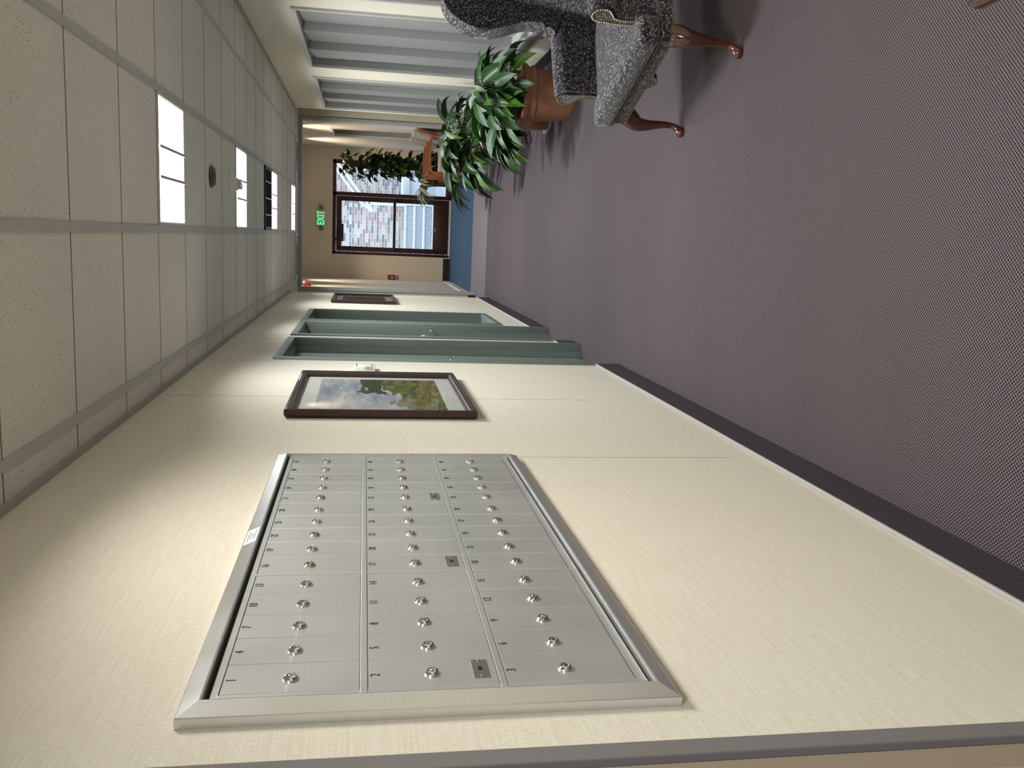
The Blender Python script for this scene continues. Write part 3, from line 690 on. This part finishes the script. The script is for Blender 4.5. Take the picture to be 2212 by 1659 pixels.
# T cushion
bm = B()
cush = [(-.395, -.10), (-.398, .0), (-.36, .022), (.36, .022), (.398, .0), (.395, -.10), (.29, -.118), (.275, -.56), (-.275, -.56), (-.29, -.118)]
b2 = B(); prism(b2, cush, lambda q, t: (q[0], q[1], t), .362, .452)
bmesh.ops.bevel(b2, geom=b2.edges[:], offset=.032, segments=4, affect='EDGES', profile=.6)
bmesh.ops.triangulate(b2, faces=[f for f in b2.faces if len(f.verts) > 4]); bmesh.ops.subdivide_edges(b2, edges=[e for e in b2.edges if e.calc_length() > .09], cuts=2, use_grid_fill=True)
for v in b2.verts:
    if v.co.z > .44: v.co.z += .022*max(0, 1-(v.co.x/.36)**2)*max(0, 1-((v.co.y+.26)/.32)**2)
join(bm, b2); soft(obj('seat_cushion', bm, 'fabric', wc), 50)
# arms: rolled outward, front facing with a tapering tail
def arm(s):
    pts = [(.278, .30), (.280, .45), (.288, .55)]+[(.340+.058*math.cos(a), .602+.058*math.sin(a)) for a in [PI*(.93-.098*k) for k in range(14)]]+[(.352, .545), (.336, .49), (.332, .40), (.345, .30)]
    bm = B(); n = len(pts); secs = []
    for y, sc, dz in ((-.118, .97, -.002), (-.135, 1, 0), (-.35, 1.02, .004), (-.60, 1.0, .002)):
        secs.append([bm.verts.new((s*(.31+(p[0]-.31)*sc), y, .48+(p[1]-.48)*sc+dz)) for p in pts])
    for a, b in zip(secs, secs[1:]):
        for i in range(n): bm.faces.new((a[i], a[(i+1) % n], b[(i+1) % n], b[i]))
    bm.faces.new(secs[0]); bm.faces.new(secs[-1][::-1]); o = soft(obj('arm', bm, 'fabric', wc), 45)
    f = [(.345+.043*math.cos(a), .602+.043*math.sin(a)) for a in [PI*(1.15-.13*k) for k in range(12)]]
    tail = spline([(.335, .552), (.322, .515), (.326, .46), (.352, .405), (.37, .375)], 4); inner = spline([(.358, .375), (.322, .41), (.298, .46), (.296, .53), (.302, .58)], 4)
    loop = f+tail[1:]+inner
    bm = B(); prism(bm, loop, lambda q, t: (s*q[0], t, q[1]), -.120, -.104); fo = soft(obj('arm_facing', bm, 'fabric', o))
    bm = B(); beads(bm, [(s*x, -.104, z) for x, z in loop+loop[:1]], .0105, .0046); obj('nailhead_trim', bm, 'brass', o)
    bm = B(); tube(bm, [(s*(.345+.048*math.cos(a)), -.112, .602+.048*math.sin(a)) for a in [2*PI*k/20 for k in range(21)]], .004, 6); obj('piping', bm, 'piping', o)
    return o
arm(1); arm(-1)
# back with wings
WP = [(-.74, 1.225), (-.607, 1.219), (-.556, 1.212), (-.495, 1.178), (-.443, 1.109), (-.415, 1.017), (-.434, .924), (-.471, .829), (-.480, .758), (-.467, .70), (-.427, .653), (-.55, .60), (-.66, .60), (-.71, .9)]
wp = spline(WP[1:11], 4)+[(-.55, .60), (-.68, .60), (-.73, .9), (-.755, 1.20)]
for s in (1, -1):
    b2 = B(); prism(b2, [(p[0], p[1]) for p in wp], lambda q, t: (s*t, q[0], q[1]), .285, .375)
    rim = [e for e in b2.edges if abs(abs(e.verts[0].co.x)-abs(e.verts[1].co.x)) < 1e-5]
    bmesh.ops.bevel(b2, geom=rim, offset=.026, segments=4, affect='EDGES', profile=.5)
    bm = B(); join(bm, b2); w_ = soft(obj('wing', bm, 'fabric', wc), 50)
    bm = B(); tube(bm, spline([(s*.283, -.600, .55), (s*.283, -.52, .62), (s*.290, -.44, .652), (s*.33, -.425, .655), (s*.372, -.43, .652)], 5), .0055, 6); obj('piping', bm, 'piping', w_)
b2 = B(); sec = []
prof = [(-.50, .30), (-.515, .46), (-.545, .60), (-.575, .80), (-.605, 1.0), (-.64, 1.16), (-.665, 1.215), (-.70, 1.235), (-.755, 1.20), (-.70, .8), (-.64, .30)]
prism(b2, prof, lambda q, t: (t, q[0], q[1]), -.30, .30); bm = B(); join(bm, b2); soft(obj('backrest', bm, 'fabric', wc), 30)
# cabriole front legs and raked back legs
def cab(s):
    pts = spline([(s*.335, -.045, .305, .050), (s*.355, -.030, .270, .046), (s*.372, -.012, .228, .036), (s*.372, -.010, .170, .026), (s*.362, -.012, .105, .0175), (s*.357, -.006, .055, .0150), (s*.357, .012, .026, .020), (s*.357, .026, .012, .026), (s*.357, .028, .0005, .022)], 4)
    bm = B(); tube(bm, [p[:3] for p in pts], [p[3] for p in pts], 14); return soft(obj('front_leg', bm, 'mahogany', wc), 60)
cab(1); cab(-1)
for s in (1, -1):
    bm = B(); tube(bm, spline([(s*.27, -.60, .31), (s*.275, -.63, .2), (s*.28, -.70, .02), (s*.28, -.71, .0005)], 4), [.026]*9+[.022]*4, 12); soft(obj('back_leg', bm, 'mahogany', wc), 60)

# ------------------------------------------------------------------ wooden armchairs in the vestibule
def armchair(name, label, loc, rz, group=None, seatm='tweed', aw=.045, over=False):
    r = thing(name, label, 'chair', loc, rz, group); w = .275
    for s in (1, -1):      # local +y faces forward; side frame: leg, rounded corner, arm, back post
        x = s*w; bm = B()
        if over:
            rbox(bm, x-.02, x+.02, .06, .10, 0, .64, .006); T4 = Matrix.Translation((x, -.03, .66)); b2 = B(); rbox(b2, -aw/2, aw/2, -.27, .28, -.020, .018, .017, 4); join(bm, b2, T4)
            soft(obj('arm_frame', bm, 'mahogany', r), 40)
        path = [] if over else spline([(x, .235, .0), (x, .235, .30), (x, .237, .56), (x, .230, .625), (x, .185, .655), (x, .05, .668), (x, -.14, .662), (x, -.30, .645)], 5)
        rings = []
        for i, p in enumerate(path):
            a = Vector(path[max(0, i-1)]); b = Vector(path[min(len(path)-1, i+1)]); d = (b-a).normalized(); nrm = Vector((0, -d.z, d.y)); pv = Vector(p)
            rings.append([bm.verts.new(pv+Vector((aw/2*q, 0, 0))+nrm*.017*e) for q, e in ((-1, -1), (1, -1), (1, 1), (-1, 1))])
        for a, b in zip(rings, rings[1:]):
            for k in range(4): bm.faces.new((a[k], a[(k+1) % 4], b[(k+1) % 4], b[k]))
        if not over: bm.faces.new(rings[0]); bm.faces.new(rings[-1]); soft(obj('arm_frame', bm, 'cherry', r), 40)
        bm = B(); tube(bm, [(x, -.24, 0), (x, -.245, .30), (x, -.275, .62), (x, -.34, .84)], [.018, .02, .02, .016], 8); soft(obj('back_leg', bm, 'cherry', r))
    bm = B(); rbox(bm, -w, w, .205, .235, .30, .36, .004); rbox(bm, -w, w, -.255, -.23, .30, .36, .004)
    for s in (1, -1): rbox(bm, s*w-.012, s*w+.012, -.24, .22, .31, .36, .004)
    soft(obj('seat_frame', bm, 'cherry', r))
    b2 = B(); rbox(b2, -.245, .245, -.24, .225, .362, .452, .028, 4); soft(obj('seat', b2, seatm, r), 50)
    T4 = Matrix.Translation((0, -.255, .47)) @ Matrix.Rotation(.20, 4, 'X')
    bm = B(); rbox(bm, -.235, .235, -.02, .052, .02, .445, .026, 4, T4); bk = soft(obj('backrest', bm, 'tweed', r), 50)
    bm = B(); rbox(bm, -.236, .236, -.034, -.016, .0, .430, .008, 3, T4); soft(obj('back_panel', bm, 'greyfab', bk), 50)
    bm = B()
    for s in (1, -1): rbox(bm, s*.247-.014, s*.247+.014, -.042, .016, -.02, .40, .006, 2, T4)
    soft(obj('back_post', bm, 'cherry', r))
    bm = B()
    for s in (1, -1): lathe(bm, [(.009, 0), (.009, .0015), (.001, .002)], 12, Matrix.Translation((s*w, .155, .680)), False)
    obj('dowel_plug', bm, 'brass', r); return r
g = 'orange wood armchairs along the right wall'
ch = armchair('wooden_armchair', 'nearer orange wood armchair behind the potted lilies', (1.895, 13.47, 0), PI/2, g)
dup(ch, (1.895, 14.29, 0), PI/2, 'farther orange wood armchair beside the plant stand', g)
armchair('wooden_armchair', 'brown wood armchair arm at the right edge near the viewer', (1.400, 1.03, 0), PI/2+.12, None, 'seatfab', .075, True)

# ------------------------------------------------------------------ potted plants
def leaf(bm, base, d, L, w, droop, roll, fold=.28, nseg=7, tipcurl=.0, shape='lily'):
    """one blade from base along d, bending down by droop"""
    uv = bm.loops.layers.uv.verify(); d = Vector(d).normalized(); side = d.cross(Vector((0, 0, 1)))
    side = side.normalized() if side.length > 1e-4 else Vector((1, 0, 0)); p = Vector(base); cur = d.copy(); rows_ = []
    for i in range(nseg+1):
        t = i/nseg
        if shape == 'lily': ww = w*(math.sin(PI*min(1, (t*.93+.06)))**.85)*(1-.45*t) if t < 1 else 0
        elif shape == 'heart': ww = w*math.sin(PI*(.18+.82*t)**.72)**.9 if t < 1 else 0
        else: ww = w*(.6+.4*math.sin(PI*min(1, t*1.2)))*(1-t**3)
        ww = max(ww, .0005); up = side.cross(cur).normalized(); rs = side*math.cos(roll)+up*math.sin(roll); ru = up*math.cos(roll)-side*math.sin(roll)
        rows_.append([(p+rs*ww*x*.5+ru*abs(x)*ww*fold*.5, (.5+x*.5, t)) for x in (-1, -.5, 0, .5, 1)])
        p = p+cur*(L/nseg); cur = (cur+Vector((0, 0, -droop/nseg*(.4+1.2*t)))).normalized()
    vs = [[bm.verts.new(q[0]) for q in r_] for r_ in rows_]
    for i in range(nseg):
        for k in range(4):
            f = bm.faces.new((vs[i][k], vs[i][k+1], vs[i+1][k+1], vs[i+1][k])); f.smooth = True
            for l, c in zip(f.loops, (rows_[i][k][1], rows_[i][k+1][1], rows_[i+1][k+1][1], rows_[i+1][k][1])): l[uv].uv = c
    return p
def lily(r, n, z0, hmin, hmax, rad, lmin, lmax, rnd, young=.12, dark=.25, bias=(0, 0)):
    lim = 2.20-r.location.x
    bms = {'leaf': B(), 'leaf_dark': B(), 'leaf_young': B()}; stems = B()
    for i in range(n):
        a = rnd.uniform(0, 2*PI); q = math.sqrt(rnd.uniform(0.02, 1)); rr = rad*q
        top = Vector((rr*math.cos(a)+bias[0]*q, rr*math.sin(a)+bias[1]*q, z0+hmin+(hmax-hmin)*(1-q*.85)*rnd.uniform(.75, 1.05)))
        b = Vector((rnd.uniform(-.06, .06), rnd.uniform(-.06, .06), z0-.03)); mid = (b+top)/2+Vector((0, 0, .06))+Vector((-b.x*.4, -b.y*.4, 0))
        tube(stems, spline([b, mid, top], 3), [.0042]*4+[.003]*3, 5)
        d = Vector((math.cos(a+rnd.uniform(-.5, .5)), math.sin(a+rnd.uniform(-.5, .5)), rnd.uniform(-.15, .75)-.55*q)); L = rnd.uniform(lmin, lmax)
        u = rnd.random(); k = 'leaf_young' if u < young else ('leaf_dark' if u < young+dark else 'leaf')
        leaf(bms[k], top, d, L, L*rnd.uniform(.34, .46), rnd.uniform(.7, 2.0), rnd.uniform(-.7, .7), rnd.uniform(.1, .5))
    for b_ in list(bms.values())+[stems]:
        for v in b_.verts:
            if v.co.x > lim*.5: v.co.x = lim*.5+lim*.5*math.tanh((v.co.x-lim*.5)/(lim*.5))      # leaves press against the wall side
    for k, nm in (('leaf', 'foliage'), ('leaf_dark', 'dark_foliage'), ('leaf_young', 'young_foliage')):  # deep green and young leaves are picked at random
        if len(bms[k].verts):
            o = obj(nm, bms[k], k, r, True)
            if k == 'leaf_young': o['label'] = 'yellow green young leaves'
        else: bms[k].free()
    obj('stems', stems, 'stem', r, True)
def rimpot(r, R0, R1, h, m, band=True):
    prof = [(.001, 0), (R0, 0), (R0+.004, .006)]
    prof += [(R1*.93, h*.70), (R1*.95, h*.72), (R1, h*.735), (R1+.006, h*.755), (R1+.002, h*.79), (R1-.008, h*.815), (R1-.006, h*.85), (R1+.010, h*.88), (R1+.022, h*.93), (R1+.020, h*.975), (R1+.008, h)] if band else [(R1, h*.86), (R1+.012, h*.88), (R1+.014, h*.97), (R1+.006, h)]
    prof += [(R1-.022, h*.99), (R1-.026, h*.86), (.001, h*.85)]
    bm = B(); lathe(bm, prof, 48, cap=False); soft(obj('pot', bm, m, r), 40)
    bm = B(); lathe(bm, [(R1-.026, h*.875), (R1*.5, h*.885), (.001, h*.89)], 24, cap=False); obj('soil', bm, 'soil', r)
def rnd(k): return random.Random(k)
g = 'potted peace lilies along the right wall'
r = thing('peace_lily', 'large peace lily in the nearest big terracotta pot', 'potted plant', (1.87, 7.14, 0), group=g); rimpot(r, .172, .215, .40, 'terra'); lily(r, 105, .36, .06, .50, .30, .20, .34, rnd(3), .14, .2, (-.06, -.05))
r = thing('peace_lily', 'lily in an amber glazed pot with a white saucer', 'potted plant', (1.86, 7.93, 0), group=g); rimpot(r, .150, .175, .30, 'brownpot', False); lily(r, 55, .28, .05, .45, .28, .20, .32, rnd(5), .16, .25, (-.05, 0))
bm = B(); lathe(bm, [(.001, 0), (.170, 0), (.185, .028), (.178, .028), (.165, .010), (.001, .010)], 36, cap=False); soft(obj('saucer', bm, 'saucer', r))
for c in kids(r):
    if c.name.split('.')[0] in ('pot', 'soil'): c.location.z = .012
r = thing('peace_lily', 'peace lily with drooping leaves in the second terracotta pot', 'potted plant', (1.86, 9.42, 0), group=g); rimpot(r, .170, .195, .36, 'terra'); lily(r, 80, .33, .04, .55, .36, .24, .40, rnd(11), .12, .35, (-.12, -.02))
r = thing('peace_lily', 'small dark leaved plant in the third terracotta pot', 'potted plant', (1.89, 10.75, 0), group=g); rimpot(r, .115, .155, .28, 'terra', False); lily(r, 40, .26, .03, .36, .30, .24, .38, rnd(13), .05, .6, (-.08, 0))
r = thing('peace_lily', 'broad leaved lily in the farthest terracotta pot before the armchairs', 'potted plant', (1.865, 11.72, 0), group=g); rimpot(r, .165, .200, .42, 'terra'); lily(r, 46, .39, -.02, .26, .36, .30, .44, rnd(17), .14, .5, (-.14, -.05))
r = None
bm = B(); pth = spline([(1.86, 8.55, .18), (1.78, 8.62, .06), (1.70, 8.70, .012), (1.675, 8.80, .010), (1.70, 8.95, .010), (1.80, 9.08, .012), (1.90, 9.10, .05)], 6)
tube(bm, pth, .0075, 8); tag(obj('power_cord', bm, 'black', None, True), 'black cord looping out on the carpet between the pots', 'cord')
bm = B(); pth = spline([(1.83, 10.2, .10), (1.74, 10.35, .02), (1.66, 10.55, .009), (1.62, 10.75, .009), (1.66, 10.9, .009)], 6)
tube(bm, pth, .0065, 8); tag(obj('power_cord', bm, 'black', None, True), 'thin black cord end lying left of the third pot', 'cord')
# plant stand with planter, climbing pothos and spider plant
r = thing('plant_stand', 'brown planter box between dark wooden legs by the exit door', 'plant stand', (1.86, 15.42, 0))
bm = B(); rbox(bm, -.235, .235, -.17, .17, .05, .40, .01); soft(obj('planter_box', bm, 'box', r))
for sx in (-1, 1):
    for sy in (-1, 1): bm = B(); rbox(bm, sx*.245-.018, sx*.245+.018, sy*.18-.018, sy*.18+.018, 0, .43, .004); soft(obj('leg', bm, 'walnut', r))
bm = B()
for q in ((-.27, .27, -.205, -.165), (-.27, .27, .165, .205), (-.27, -.23, -.165, .165), (.23, .27, -.165, .165)): rbox(bm, *q, .42, .445, .005)
soft(obj('top_rail', bm, 'walnut', r)); bm = B(); box(bm, -.225, .225, -.16, .16, .38, .41); obj('soil', bm, 'soil', r)
r = thing('climbing_pothos', 'tall pothos climbing a coir pole in front of the sidelight', 'potted plant', (1.885, 15.42, .41)); rd = rnd(23)
bm = B(); lathe(bm, [(.05, -.02), (.058, .02), (.055, .5), (.060, .9), (.052, 1.2), (.048, 1.50), (.001, 1.51)], 18, cap=False)
for v in bm.verts: v.co.x += rd.uniform(-.006, .006); v.co.y += rd.uniform(-.006, .006)
soft(obj('coir_pole', bm, 'coir', r), 60)
vb, lb = B(), B()
for i in range(9):
    a0 = rd.uniform(0, 6.28); top = rd.uniform(.7, 1.55); pts = []
    for k in range(12): z = top*k/11; a = a0+z*rd.uniform(1.5, 3); q = .07+.02*math.sin(5*z+i); pts.append((q*math.cos(a), q*math.sin(a), z))
    e = pts[-1]; oa = math.atan2(e[1], e[0]); out = rd.uniform(.05, .20)
    pts += [(e[0]+out*math.cos(oa)*.6, e[1]+out*math.sin(oa)*.6, e[2]+.10), (e[0]+out*math.cos(oa)*1.3, e[1]+out*math.sin(oa)*1.3, e[2]+.06)]
    tube(vb, spline(pts, 3), .004, 5)
for i in range(260):
    z = rd.uniform(-.02, 1.5)*rd.uniform(.75, 1); a = rd.uniform(0, 6.28); q = .06+rd.random()**2*.13; b = Vector((q*math.cos(a), q*math.sin(a), z)); L = rd.uniform(.09, .17)
    leaf(lb, b, (math.cos(a+rd.uniform(-.7, .7)), math.sin(a+rd.uniform(-.7, .7)), rd.uniform(-.9, .5)), L, L*.75, rd.uniform(.6, 2), rd.uniform(-.9, .9), rd.uniform(.1, .5), 5, 0, 'heart')
    tube(vb, [(.05*math.cos(a), .05*math.sin(a), z-.03), b], .0025, 4)
for i, (dx, dz) in enumerate(((-.10, 1.55), (-.17, 1.50), (.09, 1.58), (.14, 1.52), (.11, 1.2), (.15, 1.12), (-.22, 1.30), (-.20, 1.12), (.13, 1.0))):
    tube(vb, spline([(dx*.3, 0, dz-.22), (dx*.8, -.03, dz-.05), (dx, -.04, dz)], 4), .0035, 5)
    for k in range(3): leaf(lb, (dx+rd.uniform(-.02, .02), -.04+rd.uniform(-.04, .04), dz-.05*k), (rd.uniform(-1, 1), -.5, rd.uniform(-.6, .5)), rd.uniform(.09, .14), .085, 1.2, rd.uniform(-.8, .8), .3, 5, 0, 'heart')
obj('vines', vb, 'vine', r, True); obj('foliage', lb, 'pothos', r, True)
r = thing('spider_plant', 'white striped spider plant arching over the stand edge', 'potted plant', (1.62, 15.22, .445)); rd = rnd(29)
bm = B(); lathe(bm, [(.001, 0), (.045, 0), (.062, .09), (.066, .095), (.060, .095), (.055, .08), (.001, .08)], 24, cap=False); soft(obj('pot', bm, 'box', r))
lb = B()
for i in range(84):
    a = rd.uniform(0, 6.28) if i % 3 else rd.uniform(2.3, 4.6); L = rd.uniform(.30, .58)
    leaf(lb, (.02*math.cos(a), .02*math.sin(a), .08), (math.cos(a), math.sin(a)*.8, rd.uniform(.5, 1.5)), L, .032, rd.uniform(2.2, 4.2), rd.uniform(-.3, .3), .5, 9, 0, 'strap')
obj('foliage', lb, 'spider', r, True)

# ------------------------------------------------------------------ outside the exit door
bm = B(); box(bm, -6, 9, YE+.16, 30, -.25, -.03); struct(obj('floor_outside', bm, 'aggregate'))
bm = B(); box(bm, -6, 1.40, 20.3, 20.6, -.05, 6); struct(obj('wall_outside_near', bm, 'brick'), 'mixed brick wall behind the outside steps')
bm = B(); box(bm, -2, 9, 24.0, 24.3, -.05, 7); struct(obj('wall_outside_far', bm, 'brick_far'), 'farther pale brick wall seen through the sidelight')
r = thing('concrete_steps', 'grey concrete steps with pale nosings outside the door', 'steps', (0, 18.6, -.03))
bm = B(); nb = B()
for k in range(4):
    yk = k*.35; zt = .22+k*.178; box(bm, -2.5, 1.36, yk, 1.64, zt-.20, zt-.03); rbox(nb, -2.5, 1.37, yk-.02, yk+.36, zt-.03, zt, .006)
obj('risers', bm, 'aggregate', r); soft(obj('nosing', nb, 'concrete', r))
r = thing('handrail', 'white metal handrail sloping down beside the outside steps', 'handrail', (1.40, 19.8, -.03))
bm = B()
for dz in (0, .13): tube(bm, [(-.16, 0, 1.43+dz*.2), (.05, 0, 1.60+dz), (.62, 0, 2.03+dz), (1.6, 0, 2.85+dz)], .026, 10)
soft(obj('rail', bm, 'rail', r), 60)
for x, z in ((.0, 1.5), (1.1, 2.4)): bm = B(); tube(bm, [(x, 0, 0), (x, 0, z)], .028, 10); soft(obj('post', bm, 'rail', r), 60)
bm = B(); rbox(bm, 1.72, 2.6, 21.2, 22.2, -.05, .56, .01); rbox(bm, 1.66, 2.66, 21.14, 22.26, .56, .72, .01); tag(soft(obj('planter_wall', bm, 'concrete')), 'pale concrete block outside, seen through the sidelight', 'concrete block')
